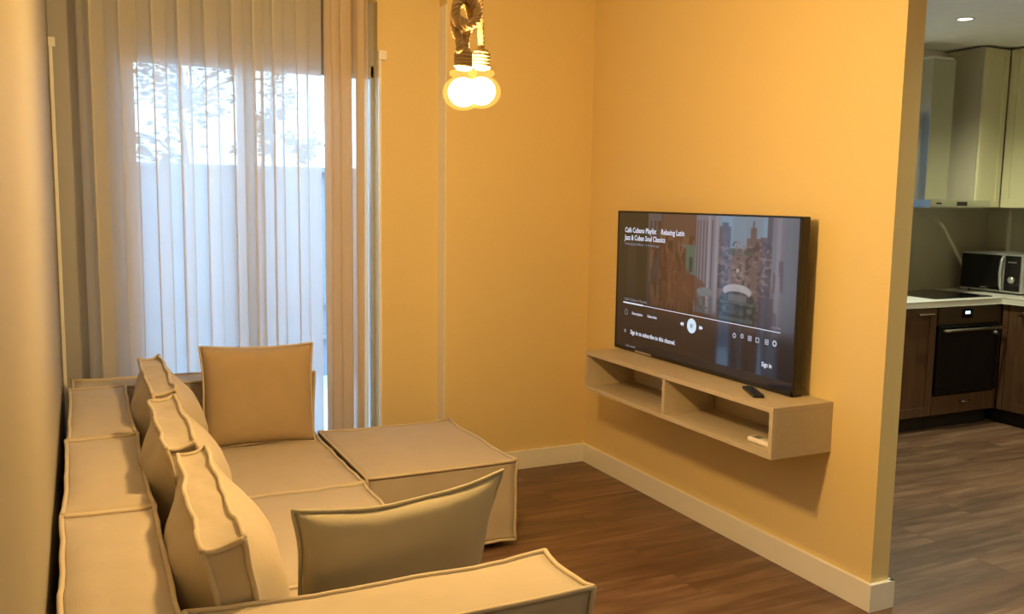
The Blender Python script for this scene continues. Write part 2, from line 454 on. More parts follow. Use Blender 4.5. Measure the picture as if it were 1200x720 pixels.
# ------------------------------------------------------------------ curtains
def curtain(name, pathfn, x_n, ztop, zbot, m, rows=30):
    bm = bmesh.new(); grid = []
    for j in range(rows+1):
        t = j/rows; z = ztop+(zbot-ztop)*t
        pts = pathfn(t)
        grid.append([bm.verts.new((p[0], p[1], z)) for p in pts])
    for j in range(rows):
        for i in range(len(grid[0])-1):
            bm.faces.new((grid[j][i], grid[j][i+1], grid[j+1][i+1], grid[j+1][i]))
    return link(name, bm, m, None, True)

def sheer_path(t):
    out = []; n = 420; x0, x1 = .022, 1.076; nf = 9.5
    for i in range(n+1):
        s = i/n
        ph = s*nf*2*PI + .9*math.sin(s*7.3+1)+.5*math.sin(s*17)
        amp = (.036+.008*math.sin(s*11+2))*(1-.12*t)
        a = math.sin(ph + .25*t*math.sin(s*9))
        x = x0+(x1-x0)*s + .016*math.sin(2*ph+.6) + .006*t*math.sin(s*23)
        y = 4.432 + amp*a + .006*math.sin(s*40)*t
        out.append((x, min(y, 4.475)))
    return out
cs = curtain('sheer_curtain', sheer_path, 0, H-.035, .02, M['sheer'])
tag(cs, 'wide translucent sheer curtain hanging in front of the balcony door', 'curtain')
dp = [(1.112, 4.46), (1.150, 4.41), (1.106, 4.43), (1.165, 4.47), (1.135, 4.40), (1.195, 4.42), (1.155, 4.46), (1.215, 4.47), (1.180, 4.40), (1.240, 4.42), (1.205, 4.45), (1.245, 4.465),
      (1.262, 4.44), (1.300, 4.405), (1.268, 4.43), (1.306, 4.46), (1.275, 4.47), (1.310, 4.445), (1.322, 4.43), (1.334, 4.45)]
def drape_path(t):
    out = []
    for k, p in enumerate(dp):
        out.append((p[0]+.006*math.sin(k*2.1+3*t)*(t) , 4.437+(p[1]-4.437)*(1-.1*t), 0))
    return [(q.x, min(q.y, 4.478)) for q in catmull(out, 7)]
cd = curtain('gathered_curtain', drape_path, 0, H-.035, .02, M['drape'])
tag(cd, 'tan curtain gathered into tight folds at the right end of the balcony door', 'curtain')
tr = tag(link('curtain_rail', B((XL+.01, 1.60, 4.40, 4.47, H-.03, H-.002), bev=.003), M['white']), 'slim white curtain rail on the ceiling above the sheer curtain', 'curtain rail')

# ------------------------------------------------------------------ sofa
sofa = empty('corner_sofa', (0, 0, 0), 0, 'beige modular corner sofa with piped low backs along the left wall', 'sofa')
SM, PM = M['sofa'], M['pipe']
zt = .67
def blk(name, x0, x1, y0, y1, z0, z1, bulge, sag, seed, wr=.003):
    return soft_block(name, (x1-x0, y1-y0, z1-z0), bulge, sag, SM, PM, sofa, ((x0+x1)/2, (y0+y1)/2, (z0+z1)/2), wr=wr, seed=seed)
g = .004
blk('backrest', -.058, .155, 3.300+g, 4.175-g, .055, zt, (.004, .0, .026), (.012, .006, .010), 1)
blk('backrest', -.064, .155, 2.508+g, 3.300-g, .055, zt, (.004, .0, .028), (.014, .006, .010), 2)
blk('backrest', -.066, .155, 1.588, 2.508-g, .055, zt, (.004, .0, .028), (.014, .006, .010), 3)
blk('armrest', -.050, .981, 4.185, 4.375, .055, zt, (.0, .004, .010), (.010, .010, .014), 4)
blk('armrest', .165, .968, 1.588, 1.805, .055, zt, (.0, .004, .012), (.012, .012, .014), 5)
blk('seat', .165, .976, 3.345+g, 4.172, .055, .378, (.0, .0, .022), (.008, .006, .008), 6, .004)
blk('seat', .165, .975, 2.500+g, 3.345-g, .055, .378, (.0, .0, .022), (.008, .006, .008), 7, .004)
blk('seat', .165, .975, 1.815, 2.500-g, .055, .378, (.0, .0, .020), (.008, .006, .008), 8, .004)
for x, y in ((0, 1.68), (.88, 1.70), (.0, 4.26), (.88, 4.26), (.88, 2.95), (0, 2.95)):
    bm = bmesh.new(); lathe(bm, [(0, 0), (.022, 0), (.026, .058), (0, .058)], 16, (x, y, 0)); link('leg', bm, M['foot'], sofa, True)

ott = empty('ottoman', (0, 0, 0), 0, 'square beige piped ottoman beside the far seat of the sofa, under the pendant lamp', 'ottoman')
soft_block('cushion_block', (.661, .78, .350), (.0, .004, .022), (.008, .010, .008), SM, PM, ott, (1.332, 3.765, .207), wr=.003, seed=11)
for x, y in ((1.06, 3.45), (1.06, 4.08), (1.59, 3.45), (1.59, 4.08)):
    bm = bmesh.new(); lathe(bm, [(0, 0), (.022, 0), (.026, .034), (0, .034)], 16, (x, y, 0)); link('leg', bm, M['foot'], ott, True)

# box cushions along the back
def box_cushion(y0, y1, hgt, bot_x, tilt, label, seed, rz=0., m=None, dz=0.):
    o = soft_block('box_cushion', (.076, y1-y0, hgt), (.096, .008, .008), (.0, .016, .016), m or M['cush'], PM, None, wr=.0075, seed=seed, n=30, pr=.0065, pw=2.2)
    R = Matrix.Rotation(rz, 4, 'Z') @ Matrix.Rotation(-tilt, 4, 'Y')
    o.matrix_world = Matrix.Translation((bot_x, (y0+y1)/2, .400+dz)) @ R @ Matrix.Translation((0, 0, hgt/2))
    tag(o, label, 'cushion'); return o
box_cushion(3.32, 4.06, .415, .330, math.radians(11), 'thick beige box cushion with piped edges, farthest of the row on the sofa back', 21)
box_cushion(2.58, 3.21, .415, .315, math.radians(11), 'thick beige box cushion in the middle of the row leaning on the sofa back', 22)
box_cushion(1.810, 2.56, .405, .330, math.radians(11.5), 'thick beige box cushion nearest the camera in the row on the sofa back', 23, rz=math.radians(-1.5))
# far scatter cushion
p1 = pillow('scatter_cushion', .50, .45, .13, M['cushd'], M['pipe'], 31, concave=.014)
p1.matrix_world = Matrix.Translation((.700, 4.03, .385)) @ Matrix.Rotation(math.radians(4), 4, 'Z') @ Matrix.Rotation(math.radians(1.8), 4, 'Y') @ Matrix.Rotation(math.radians(-9), 4, 'X')
tag(p1, 'flat tan square cushion standing against the far arm of the sofa', 'cushion')
p2 = pillow('scatter_cushion', .54, .455, .10, M['cushg'], M['cushg'], 37, concave=.034)
p2.matrix_world = Matrix.Translation((.640, 2.000, .385)) @ Matrix.Rotation(math.radians(10), 4, 'Z') @ Matrix.Rotation(math.radians(12), 4, 'X')
tag(p2, 'grey-beige cushion with pointed corners leaning on the near arm, its back to the camera', 'cushion')

# ------------------------------------------------------------------ wall shelf
sh = empty('wall_shelf', (XR, 3.2, .545), 0, 'long open oak floating shelf on the wall under the television', 'shelf')
def L2(o, *bx, **k):
    bm = B(*bx, **k)
    bmesh.ops.translate(bm, vec=-Vector(o.location), verts=bm.verts)
    return bm
sx0, sy0, sy1, sz0, sz1, st = 2.300, 2.516, 3.893, .545, .743, .020
link('top_board', L2(sh, (sx0, XR-.001, sy0, sy1, sz1-st, sz1), bev=.0012), M['shelf'], sh)
link('bottom_board', L2(sh, (sx0, XR-.001, sy0+st, sy1-st, sz0, sz0+st), bev=.0012), M['shelf'], sh)
link('side_panel', L2(sh, (sx0, XR-.001, sy0, sy0+st, sz0, sz1-st), bev=.0012), M['shelf'], sh)
link('side_panel', L2(sh, (sx0, XR-.001, sy1-st, sy1, sz0, sz1-st), bev=.0012), M['shelf'], sh)
link('divider', L2(sh, (sx0+.002, XR-.02, 3.205, 3.205+st, sz0+st, sz1-st), bev=.0012), M['shelf'], sh)
link('back_panel', L2(sh, (XR-.012, XR-.001, sy0+st, sy1-st, sz0+st, sz1-st)), M['shelf'], sh)

# remotes
rm = empty('television_remote', (2.405, 2.752, .744), math.radians(-65+90-42+0), 'small black remote control on the shelf in front of the television', 'remote control')
rm.rotation_euler = (0, 0, math.atan2(2.835-2.665, 2.445-2.365))
link('body', B((-.085, .085, -.021, .021, 0, .014), bev=.004), M['black'], rm, True)
bm = bmesh.new(); lathe(bm, [(0, .0142), (.012, .0142), (.012, .0160), (0, .0160)], 20, (.03, 0, 0)); link('button', bm, mat('grey_button', (.05, .05, .055), .4), rm)
wr_ = empty('white_remote', (2.372, 2.635, .566), math.radians(90), 'white remote control lying inside the right bay of the oak shelf', 'remote control')
link('body', B((-.075, .075, -.024, .024, 0, .022), bev=.009), M['remote_w'], wr_, True)
link('display', B((.015, .055, -.016, .016, .0221, .0228)), mat('remote_lcd', (.25, .30, .28), .2), wr_)

# ------------------------------------------------------------------ television
tv = empty('television', (2.5, 3.281, .746), 0, 'large flat black television mounted above the oak shelf, playing a street scene', 'television')
Y0, Y1, Z0, Z1 = 3.932, 2.630, .746, 1.4515
O = Vector(tv.location)
bm = B((2.502, 2.545, Y1, Y0, Z0, Z1), bev=.004); box(bm, 2.545, 2.575, 2.86, 3.70, Z0+.06, Z1-.2, bev=.01)
bmesh.ops.translate(bm, vec=-O, verts=bm.verts); link('casing', bm, M['black'], tv)
link('wall_bracket', L2(tv, (2.575, 2.599, 3.08, 3.48, .98, 1.26)), M['black'], tv)
bz = .008
link('bezel', L2(tv, (2.4975, 2.502, Y1, Y0, Z1-bz, Z1), (2.4975, 2.502, Y1, Y0, Z0, Z0+.018), (2.4975, 2.502, Y1, Y1+bz, Z0, Z1), (2.4975, 2.502, Y0-bz, Y0, Z0, Z1)), M['black'], tv)
link('logo_bar', L2(tv, (2.496, 2.4975, 3.60, 3.74, Z0+.003, Z0+.012)), M['silver'], tv)
# the street film on screen, colours painted per vertex (the panel gives off the light)
def smooth(a, b, x): 
    t = np.clip((x-a)/(b-a), 0, 1); return t*t*(3-2*t)
rng = np.random.RandomState(4)
NU, NV = 420, 236
u = np.linspace(0, 1, NU)[:, None]*np.ones((1, NV)); v = np.linspace(0, 1, NV)[None, :]*np.ones((NU, 1))
def vnoise(fu, fv, seed):
    r = np.random.RandomState(seed).rand(int(fu)+3, int(fv)+3)
    x, y = u*fu, v*fv; xi, yi = x.astype(int), y.astype(int); xf, yf = x-xi, y-yi
    xf = xf*xf*(3-2*xf); yf = yf*yf*(3-2*yf)
    return (r[xi, yi]*(1-xf)+r[xi+1, yi]*xf)*(1-yf)+(r[xi, yi+1]*(1-xf)+r[xi+1, yi+1]*xf)*yf
img = np.zeros((NU, NV, 3))
def paint(mask, col, a=1.):
    global img
    k = (np.clip(mask, 0, 1)*a)[..., None]; img = img*(1-k)+np.array(col)[None, None, :]*k
def rect(u0, u1, v0, v1, e=.004): return smooth(u0-e, u0+e, u)*(1-smooth(u1-e, u1+e, u))*smooth(v0-e, v0+e, v)*(1-smooth(v1-e, v1+e, v))
paint(np.ones_like(u), (.16, .13, .14))
sky = rect(.60, .87, .60, 1.1); paint(sky, (.36, .45, .55))
# distant buildings and towers
paint(rect(.60, .90, .0, .76), (.27, .18, .17))
paint(rect(.625, .685, .4, .935), (.20, .15, .15)); paint(rect(.640, .672, .90, .96), (.17, .13, .13))
paint(rect(.765, .835, .3, .87), (.27, .19, .18)); paint(rect(.782, .812, .8, .935), (.25, .18, .17)); paint(rect(.792, .80, .9, .975), (.2, .15, .15))
paint(rect(.68, .775, .5, .80), (.30, .21, .19)); paint(rect(.83, .87, .4, .88), (.22, .15, .15)); paint(rect(.86, .89, .4, 1.1), (.17, .12, .12))
paint(rect(.70, .755, .60, .70)*(vnoise(90, 60, 3) > .55), (.45, .36, .33))
paint(rect(.61, .89, .35, .85)*(vnoise(70, 50, 5) > .62), (.12, .08, .09), .7); paint(rect(.61, .89, .35, .85)*(vnoise(60, 60, 6) > .7), (.42, .30, .26), .6)
paint(((u-.727)**2+((v-.665)*.56)**2 < .00006), (.7, .62, .55))
paint(rect(.66, .80, .76, .80)*(vnoise(60, 40, 8) > .45), (.16, .17, .13))
# left facade: dark doorways, brown wall, green panel, pale columns
paint(rect(-.1, .215, -.1, 1.1), (.075, .060, .035)); paint(rect(.07, .13, .3, .8), (.10, .08, .055))
paint(rect(.205, .30, .0, 1.1), (.13, .105, .095)); paint(rect(.205, .29, .88, 1.1), (.24, .20, .20))
persp = smooth(.22, .55, u)
paint(rect(.28, .56, .3, .95)*(v < .98-.0*u), (.25, .115, .06))
paint(rect(.22, .56, .35, .88)*(vnoise(60, 9, 11) > .5), (.34, .17, .10), .8); paint(rect(.22, .56, .3, .95)*(vnoise(80, 14, 12) > .6), (.13, .06, .04), .8)
paint(rect(.30, .50, .86, 1.1), (.24, .13, .09)); paint(rect(.35, .50, .72, .80)*(v > 1.02-.55*u), (.30, .24, .21))
paint(rect(.445, .54, .60, .80)*(v < 1.20-.78*u+.05)*(v > .12+.9*u), (.17, .25, .19)); paint(rect(.465, .485, .62, .72), (.07, .10, .09))
paint(rect(.50, .625, .36, 1.1), (.36, .33, .38)); 
for a in (.505, .520, .538, .556, .585): paint(rect(a, a+.007, .40, .97, .002), (.18, .13, .16), .9)
paint(rect(.565, .578, .38, 1.1), (.48, .47, .56)); paint(rect(.605, .622, .38, 1.1), (.50, .50, .60), .8)
paint(smooth(.0, .04, (.98-.72*u)-v)*rect(.30, .56, .28, .75)*(vnoise(70, 20, 14) > .45), (.24, .10, .055), .75)
# right facade
paint(rect(.885, 1.1, .1, 1.1), (.30, .25, .28)); paint(rect(.905, .925, .35, 1.1), (.38, .33, .37)); paint(rect(.94, 1.1, .1, 1.1), (.24, .24, .28))
paint(rect(.89, .94, .35, .75)*(vnoise(90, 8, 16) > .5), (.16, .11, .13), .7)
paint(rect(.83, .90, .2, .52), (.15, .11, .11))
# ground
paint(1-smooth(.24, .36, v), (.10, .075, .07))
# pale roofed car and a second car behind
def ell(cu, cv, ru, rv): 
    q = ((u-cu)/ru)**2+((v-cv)/rv)**2; return 1-smooth(.85, 1.1, q)
paint(rect(.515, .60, .36, .52)*(vnoise(50, 40, 18) > .35), (.20, .27, .30)); paint(ell(.56, .50, .045, .03), (.33, .38, .42))
paint(ell(.727, .44, .10, .115), (.085, .105, .10)); paint(rect(.632, .82, .33, .45), (.075, .09, .09))
paint(ell(.727, .535, .072, .045), (.72, .66, .68)); paint(ell(.727, .505, .060, .030), (.12, .12, .12)); paint(rect(.685, .775, .47, .515), (.28, .26, .27))
paint(ell(.665, .42, .014, .018), (.20, .23, .22)); paint(ell(.79, .42, .013, .018), (.20, .23, .22)); paint(rect(.69, .765, .385, .43), (.12, .15, .145)); paint(rect(.645, .81, .455, .468), (.20, .24, .23), .8); paint(ell(.727, .44, .10, .115)*(vnoise(60, 50, 21) > .6), (.22, .25, .25), .45); paint(rect(.64, .81, .345, .37), (.20, .24, .23))
# the player's dark gradient along the bottom of the picture
dk = (1-smooth(.05, .62, v))*.86
img = img*(1-dk[..., None])+np.array((.030, .018, .020))*dk[..., None]
dl = (1-smooth(.1, .7, u))*.25; img = img*(1-dl[..., None])
bm = bmesh.new()
sy0_, sy1_, sz0_, sz1_ = Y0-bz, Y1+bz, Z0+.018, Z1-bz
me = bpy.data.meshes.new('screen')
ys = sy0_+(sy1_-sy0_)*np.linspace(0, 1, NU); zs = sz0_+(sz1_-sz0_)*np.linspace(0, 1, NV)
co = np.zeros((NU, NV, 3)); co[..., 0] = 2.4995-O.x; co[..., 1] = ys[:, None]-O.y; co[..., 2] = zs[None, :]-O.z
idx = np.arange(NU*NV).reshape(NU, NV)
f = np.stack([idx[:-1, :-1], idx[1:, :-1], idx[1:, 1:], idx[:-1, 1:]], -1).reshape(-1, 4)
me.vertices.add(NU*NV); me.vertices.foreach_set('co', co.reshape(-1))
me.loops.add(len(f)*4); me.loops.foreach_set('vertex_index', f.reshape(-1))
me.polygons.add(len(f)); me.polygons.foreach_set('loop_start', np.arange(0, len(f)*4, 4)); me.update(calc_edges=True)
at = me.color_attributes.new('film', 'FLOAT_COLOR', 'POINT')
at.data.foreach_set('color', np.concatenate([img.reshape(-1, 3), np.ones((NU*NV, 1))], 1).reshape(-1).astype(np.float32))
m, nt, out = newmat('screen_film')
p = N(nt, 'ShaderNodeBsdfPrincipled'); p.inputs['Base Color'].default_value = (.008, .008, .01, 1); p.inputs['Roughness'].default_value = .05
p.inputs['Specular IOR Level'].default_value = .55
a = N(nt, 'ShaderNodeAttribute'); a.attribute_name = 'film'
nt.links.new(a.outputs['Color'], p.inputs['Emission Color']); p.inputs['Emission Strength'].default_value = .5
nt.links.new(p.outputs[0], out.inputs[0]); me.materials.append(m)
so = bpy.data.objects.new('screen', me); C.objects.link(so); so.parent = tv
# interface writing; screen frame: u right = -Y, v up = +Z, normal = -X
RT = Matrix(((0, 0, -1, 0), (-1, 0, 0, 0), (0, 1, 0, 0), (0, 0, 0, 1)))
SW, SH = Y0-Y1, Z1-.742
def sp(uu, vv, d=.001): return Vector((2.4990-d, Y0-uu*SW, .742+vv*SH))-O
def ui_box(bm, u0, u1, v0, v1, d=.0008):
    a, b = sp(u0, v0, d), sp(u1, v1, d); box(bm, a.x-.0003, a.x, min(a.y, b.y), max(a.y, b.y), a.z, b.z)
def fit_text(s, u0, u1, v0, size, m, bold=.0006):
    o = text_mesh('screen_text', s, size, m, so, sp(u0, v0), RT, 'LEFT', bold)
    wd = max(q.co.x for q in o.data.vertices)-min(q.co.x for q in o.data.vertices)
    o.matrix_local = Matrix.Translation(sp(u0, v0)) @ RT @ Matrix.Diagonal(((u1-u0)*SW/wd, 1, 1, 1))
    return o
fit_text('Café Cubano Playlist', .052, .262, .850, .036, M['uiw'])
fit_text('Relaxing Latin', .293, .432, .850, .036, M['uiw'])
fit_text('Jazz & Cuban Soul Classics', .053, .322, .797, .036, M['uiw'])
fit_text('Relaxing Jazz Music • 2 months ago', .055, .285, .762, .017, M['uig'], .0003)
fit_text('Café Cubano Playlist', .060, .216, .366, .018, M['uig'], .0003)
fit_text('Description', .118, .189, .272, .018, M['uiw'], .0003)
fit_text('Subscribe', .223, .284, .274, .018, M['uiw'], .0003)
fit_text('Sign in to subscribe to this channel.', .111, .402, .130, .030, M['uiw'])
fit_text('Up next', .083, .146, .034, .016, M['uig'], .0003)
fit_text('Sign in', .858, .904, .136, .026, M['uiw'])
fit_text('1:02:44', .893, .934, .364, .016, M['uig'], .0003)
b1 = bmesh.new(); ui_box(b1, .056, .936, .3455, .3495); link('progress_bar', b1, M['uiw'], so)
b1 = bmesh.new(); ui_box(b1, .056, .192, .343, .353, .0014); link('progress_bar', b1, M['uiw'], so)
def disc(u0, v0, r, mt, name, hole=0., d=.001):
    bm = bmesh.new(); n = 40; c = sp(u0, v0, d)
    ring = lambda rr: [bm.verts.new(c+Vector((0, math.cos(2*PI*k/n)*rr, math.sin(2*PI*k/n)*rr))) for k in range(n)]
    o_ = ring(r)
    if hole > 0:
        i_ = ring(hole)
        for k in range(n): bm.faces.new((o_[k], o_[(k+1) % n], i_[(k+1) % n], i_[k]))
    else: bm.faces.new(o_)
    return link(name, bm, mt, so)
disc(.495, .280, .034, M['play'], 'play_button')
bm = bmesh.new(); 
for q in (-.006, .004): 
    c = sp(.495, .28, .0018); box(bm, c.x-.0003, c.x, c.y+q-.0012, c.y+q+.0032, c.z-.009, c.z+.009)
link('pause_symbol', bm, M['black'], so)
def skip(u0, dr):
    bm = bmesh.new(); c = sp(u0, .280)
    for k in (-1, 1):
        q = [(.011*dr, 0), (-.004*dr, .010), (-.004*dr, -.010)]
        bm.faces.new([bm.verts.new(c+Vector((0, -(x+k*.006), z))) for x, z in q])
    link('skip_symbol', bm, M['uiw'], so)
skip(.441, -1); skip(.545, 1)
disc(.078, .280, .015, M['uig'], 'search_symbol', .011)
disc(.074, .144, .009, M['uig'], 'bell_symbol', .0)
bm = bmesh.new(); c = sp(.723, .28)
disc(.723, .278, .011, M['uis'], 'thumb_symbol', .006); disc(.912, .281, .013, M['uis'], 'settings_symbol', .006); disc(.761, .284, .010, M['uis'], 'thumb_symbol', .005)
for uu in (.798, .834, .877):
    bm = bmesh.new(); ui_box(bm, uu-.008, uu+.008, .290, .295); ui_box(bm, uu-.008, uu+.008, .265, .270); ui_box(bm, uu-.008, uu-.005, .265, .295); ui_box(bm, uu+.005, uu+.008, .265, .295)
    if uu != .834: ui_box(bm, uu-.004, uu+.004, .276, .284)
    link('caption_symbol', bm, M['uis'], so)

# ------------------------------------------------------------------ rope pendant lamp
PX, PY = .955, 2.27
pen = empty('rope_pendant_lamp', (PX, PY, H), 0, 'knotted rope pendant lamp with two glowing globe bulbs, hanging between sofa and television', 'pendant lamp')
def rope(pts, R=.0095, twist=170., name='rope', seg=6):
    """three-strand laid rope along a smooth path (local coordinates of the lamp)"""
    P = catmull(pts, 14); bm = bmesh.new()
    D = [0]
    for a, b in zip(P, P[1:]): D.append(D[-1]+(b-a).length)
    fr = []; up = None
    for i in range(len(P)):
        t = (P[min(i+1, len(P)-1)]-P[max(i-1, 0)]).normalized()
        if up is None: up = t.orthogonal()
        a = (up-t*up.dot(t)).normalized(); up = a; fr.append((a, t.cross(a)))
    for s in range(3):
        q = []
        for i in range(len(P)):
            an = D[i]*twist+s*2*PI/3; a, b = fr[i]
            q.append(P[i]+(a*math.cos(an)+b*math.sin(an))*R*.52)
        tube(bm, q, R*.56, seg)
    return link(name, bm, M['rope'], pen, True)
def lp(x, y, z): return Vector((x-PX, y-PY, z-H))
A = (.928, 2.235); Bb = (1.010, 2.305)
zA, zB = 1.777, 1.792        # bulb centres
ztA, ztB = zA+.112, zB+.112  # top of the holders
bm = bmesh.new(); lathe(bm, [(0, 0), (.055, 0), (.055, -.018), (.05, -.024), (0, -.024)], 32); link('ceiling_rose', bm, M['rope'], pen, True)
# strand to bulb B: plain
rope([lp(PX+.02, PY+.01, H-.02), lp(1.000, 2.29, 2.25), lp(1.003, 2.30, 2.03), lp(Bb[0], Bb[1], ztB-.004)])
# strand to bulb A with the knot
k = (.935, 2.245, 1.975)
rope([lp(PX-.02, PY-.01, H-.02), lp(.945, 2.25, 2.25), lp(.940, 2.245, 2.06), lp(k[0]+.012, k[1]-.018, 2.015), lp(k[0]+.028, k[1]-.015, 1.985), lp(k[0]+.010, k[1]-.026, 1.955),
      lp(k[0]-.022, k[1]-.012, 1.965), lp(k[0]-.020, k[1]+.012, 2.00), lp(k[0]+.012, k[1]+.018, 2.010), lp(k[0]+.022, k[1]+.006, 1.965), lp(k[0]+.004, k[1]-.002, 1.93), lp(A[0]+.004, A[1], ztA-.004)], R=.0110)
rope([lp(k[0]-.006, k[1]-.012, 2.025), lp(k[0]-.030, k[1]-.016, 1.995), lp(k[0]-.030, k[1]-.020, 1.955), lp(k[0]-.006, k[1]-.034, 1.945), lp(k[0]+.022, k[1]-.030, 1.965), lp(k[0]+.026, k[1]-.012, 2.005),
      lp(k[0]+.004, k[1]+.010, 2.030), lp(k[0]-.022, k[1]+.004, 2.005), lp(k[0]-.030, k[1]-.004, 1.95), lp(k[0]-.022, k[1]-.012, 1.915), lp(A[0]-.014, A[1]-.014, ztA+.006), lp(A[0]-.018, A[1]-.014, ztA-.012)], R=.0115, name='knot')
def fixture(x, y, zc, zt):
    # rope-wound holder
    bm = bmesh.new(); lathe(bm, [(0, 0), (.019, 0), (.018, -.052), (0, -.052)], 20, tuple(lp(x, y, zt)))
    pts = []
    n = 140
    for i in range(n+1):
        a = i/n*2*PI*5.2; pts.append(lp(x+math.cos(a)*(.015+.006*min(1, i/30)), y+math.sin(a)*(.015+.006*min(1, i/30)), zt-.002-.046*i/n))
    tube(bm, pts, .0048, 6)
    h = link('lamp_holder', bm, M['rope'], pen, True)
    bm = bmesh.new(); R, Rz = .054, .045
    prof = [(0, .064), (.020, .064), (.022, .058), (.034, .056), (.037, .050), (.034, .044), (.026, .041)]
    for i in range(6, 33):
        t = PI*i/32; prof.append((max(R*math.sin(t), 1e-6), Rz*math.cos(t)))
    prof[-1] = (0, -Rz)
    lathe(bm, prof, 40, tuple(lp(x, y, zc)))
    link('glass_shade', bm, M['bulb'], pen, True)
    bm = bmesh.new(); lathe(bm, [(.040*math.sin(PI*i/20)+1e-6, .002+.038*math.cos(PI*i/20)) for i in range(21)], 28, tuple(lp(x, y, zc)))
    link('bulb', bm, M['core'], pen, True)
# glowing glass: a thin amber envelope lit by its filament
m, nt, out = newmat('glowing_globe')
e = N(nt, 'ShaderNodeEmission'); e.inputs[0].default_value = (1, .56, .12, 1); e.inputs[1].default_value = .45
e2 = N(nt, 'ShaderNodeEmission'); e2.inputs[0].default_value = (1, .70, .22, 1); e2.inputs[1].default_value = .28
lw = N(nt, 'ShaderNodeLayerWeight'); lw.inputs[0].default_value = .42
trn = N(nt, 'ShaderNodeBsdfTransparent'); trn.inputs[0].default_value = (1, .9, .7, 1)
mxa = N(nt, 'ShaderNodeMixShader'); nt.links.new(lw.outputs['Facing'], mxa.inputs[0]); nt.links.new(e2.outputs[0], mxa.inputs[1]); nt.links.new(e.outputs[0], mxa.inputs[2])
mxb = N(nt, 'ShaderNodeAddShader')
nt.links.new(mxa.outputs[0], mxb.inputs[0]); nt.links.new(trn.outputs[0], mxb.inputs[1]); nt.links.new(mxb.outputs[0], out.inputs[0])
M['bulb'] = m; 
m, nt, out = newmat('bulb_core')
e = N(nt, 'ShaderNodeEmission'); e.inputs[0].default_value = (1, .86, .5, 1); e.inputs[1].default_value = 5.
trn = N(nt, 'ShaderNodeBsdfTransparent'); mxb = N(nt, 'ShaderNodeAddShader')
nt.links.new(e.outputs[0], mxb.inputs[0]); nt.links.new(trn.outputs[0], mxb.inputs[1]); nt.links.new(mxb.outputs[0], out.inputs[0]); M['core'] = m
fixture(A[0], A[1], zA, ztA); fixture(Bb[0], Bb[1], zB, ztB)
WARM = (1., .69, .31)
def pl(name, loc, power, col, rad=.03):
    l = bpy.data.lights.new(name, 'POINT'); l.energy = power; l.color = col; l.shadow_soft_size = rad
    o = bpy.data.objects.new(name, l); C.objects.link(o); o.location = loc; return o
pl('bulb_light', (A[0], A[1], zA), 47, WARM); pl('bulb_light', (Bb[0], Bb[1], zB), 47, WARM)

# ------------------------------------------------------------------ kitchen
FY, FX = 4.07, 5.71      # door faces
CT = .88
wt = bmesh.new(); 
pts = [(3.6, 4.05), (5.69, 4.05), (5.69, 2.4), (KX-.001, 2.4), (KX-.001, YK-.013), (3.6, YK-.013)]
vb = [wt.verts.new((x, y, CT-.040)) for x, y in pts]; vt = [wt.verts.new((x, y, CT)) for x, y in pts]
wt.faces.new(vb[::-1]); wt.faces.new(vt)
for i in range(6): wt.faces.new((vb[i], vb[(i+1) % 6], vt[(i+1) % 6], vt[i]))
bmesh.ops.bevel(wt, geom=wt.edges[:], offset=.003, segments=1, affect='EDGES')
tag(link('worktop', wt, M['stone']), 'pale L-shaped kitchen worktop over the dark base cabinets', 'worktop')

def base_unit(x0, x1, name, label, hx=None, drawer=False):
    o = empty(name, ((x0+x1)/2, FY, 0), 0, label, 'cabinet', None)
    link('carcass', L2(o, (x0+.001, x1-.001, FY+.02, YK-.02, .10, CT-.042)), M['walnut'], o)
    link('plinth', L2(o, (x0+.001, x1-.001, FY+.05, FY+.07, 0, .10)), M['plinth'], o)
    return o
def shaker(o, x0, x1, z0, z1, ax='y', at=FY, m=None, name='door', t=.02, fr=.06):
    """frame-and-panel front; ax: 'y' faces -Y, 'x' faces -X"""
    f = [(x0, x1, z1-fr, z1), (x0, x1, z0, z0+fr), (x0, x0+fr, z0+fr, z1-fr), (x1-fr, x1, z0+fr, z1-fr)]
    bm = bmesh.new()
    for a, b, c, d_ in f:
        if ax == 'y': box(bm, a, b, at, at+t, c, d_, bev=.0015)
        else: box(bm, at, at+t, a, b, c, d_, bev=.0015)
    if ax == 'y': box(bm, x0+fr, x1-fr, at+.007, at+t, z0+fr, z1-fr)
    else: box(bm, at+.007, at+t, x0+fr, x1-fr, z0+fr, z1-fr)
    bmesh.ops.translate(bm, vec=-Vector(o.location), verts=bm.verts)
    return link(name, bm, m or M['walnut'], o)
def handle(par, root, p0, p1, n, name='handle', r=.005):
    """bow handle between p0 and p1 standing off along n"""
    a, b, n = Vector(p0), Vector(p1), Vector(n)
    bm = bmesh.new(); d_ = b-a
    tube(bm, [a, a+n*.022, a+d_*.1+n*.028, a+d_*.5+n*.030, b-d_*.1+n*.028, b+n*.022, b], r, 8)
    bmesh.ops.translate(bm, vec=-Vector(root.location), verts=bm.verts)
    h = link(name, bm, M['steel'], par, True); return h
cA = base_unit(4.485, 5.085, 'base_cabinet', 'dark brown base cabinet with one door, left of the oven')
dr = shaker(cA, 4.49, 5.082, .105, CT-.045); handle(dr, cA, (4.90, FY, .795), (5.03, FY, .795), (0, -1, 0))
cZ = base_unit(3.60, 4.48, 'base_cabinet', 'dark brown base cabinet at the left end of the run, under the kitchen window')
shaker(cZ, 3.605, 4.04, .105, CT-.045); shaker(cZ, 4.045, 4.476, .105, CT-.045)
cB = base_unit(5.087, 5.695, 'oven_housing', 'dark brown cabinet housing the oven, with a drawer below it')
bm = L2(cB, (5.089, 5.694, FY, FY+.02, .105, .235), bev=.002)
dw = link('drawer', bm, M['walnut'], cB); handle(dw, cB, (5.36, FY, .185), (5.45, FY, .185), (0, -1, 0))
link('filler_panel', L2(cB, (5.695, 5.735, FY, FY+.02, .105, CT-.045)), M['walnut'], cB)
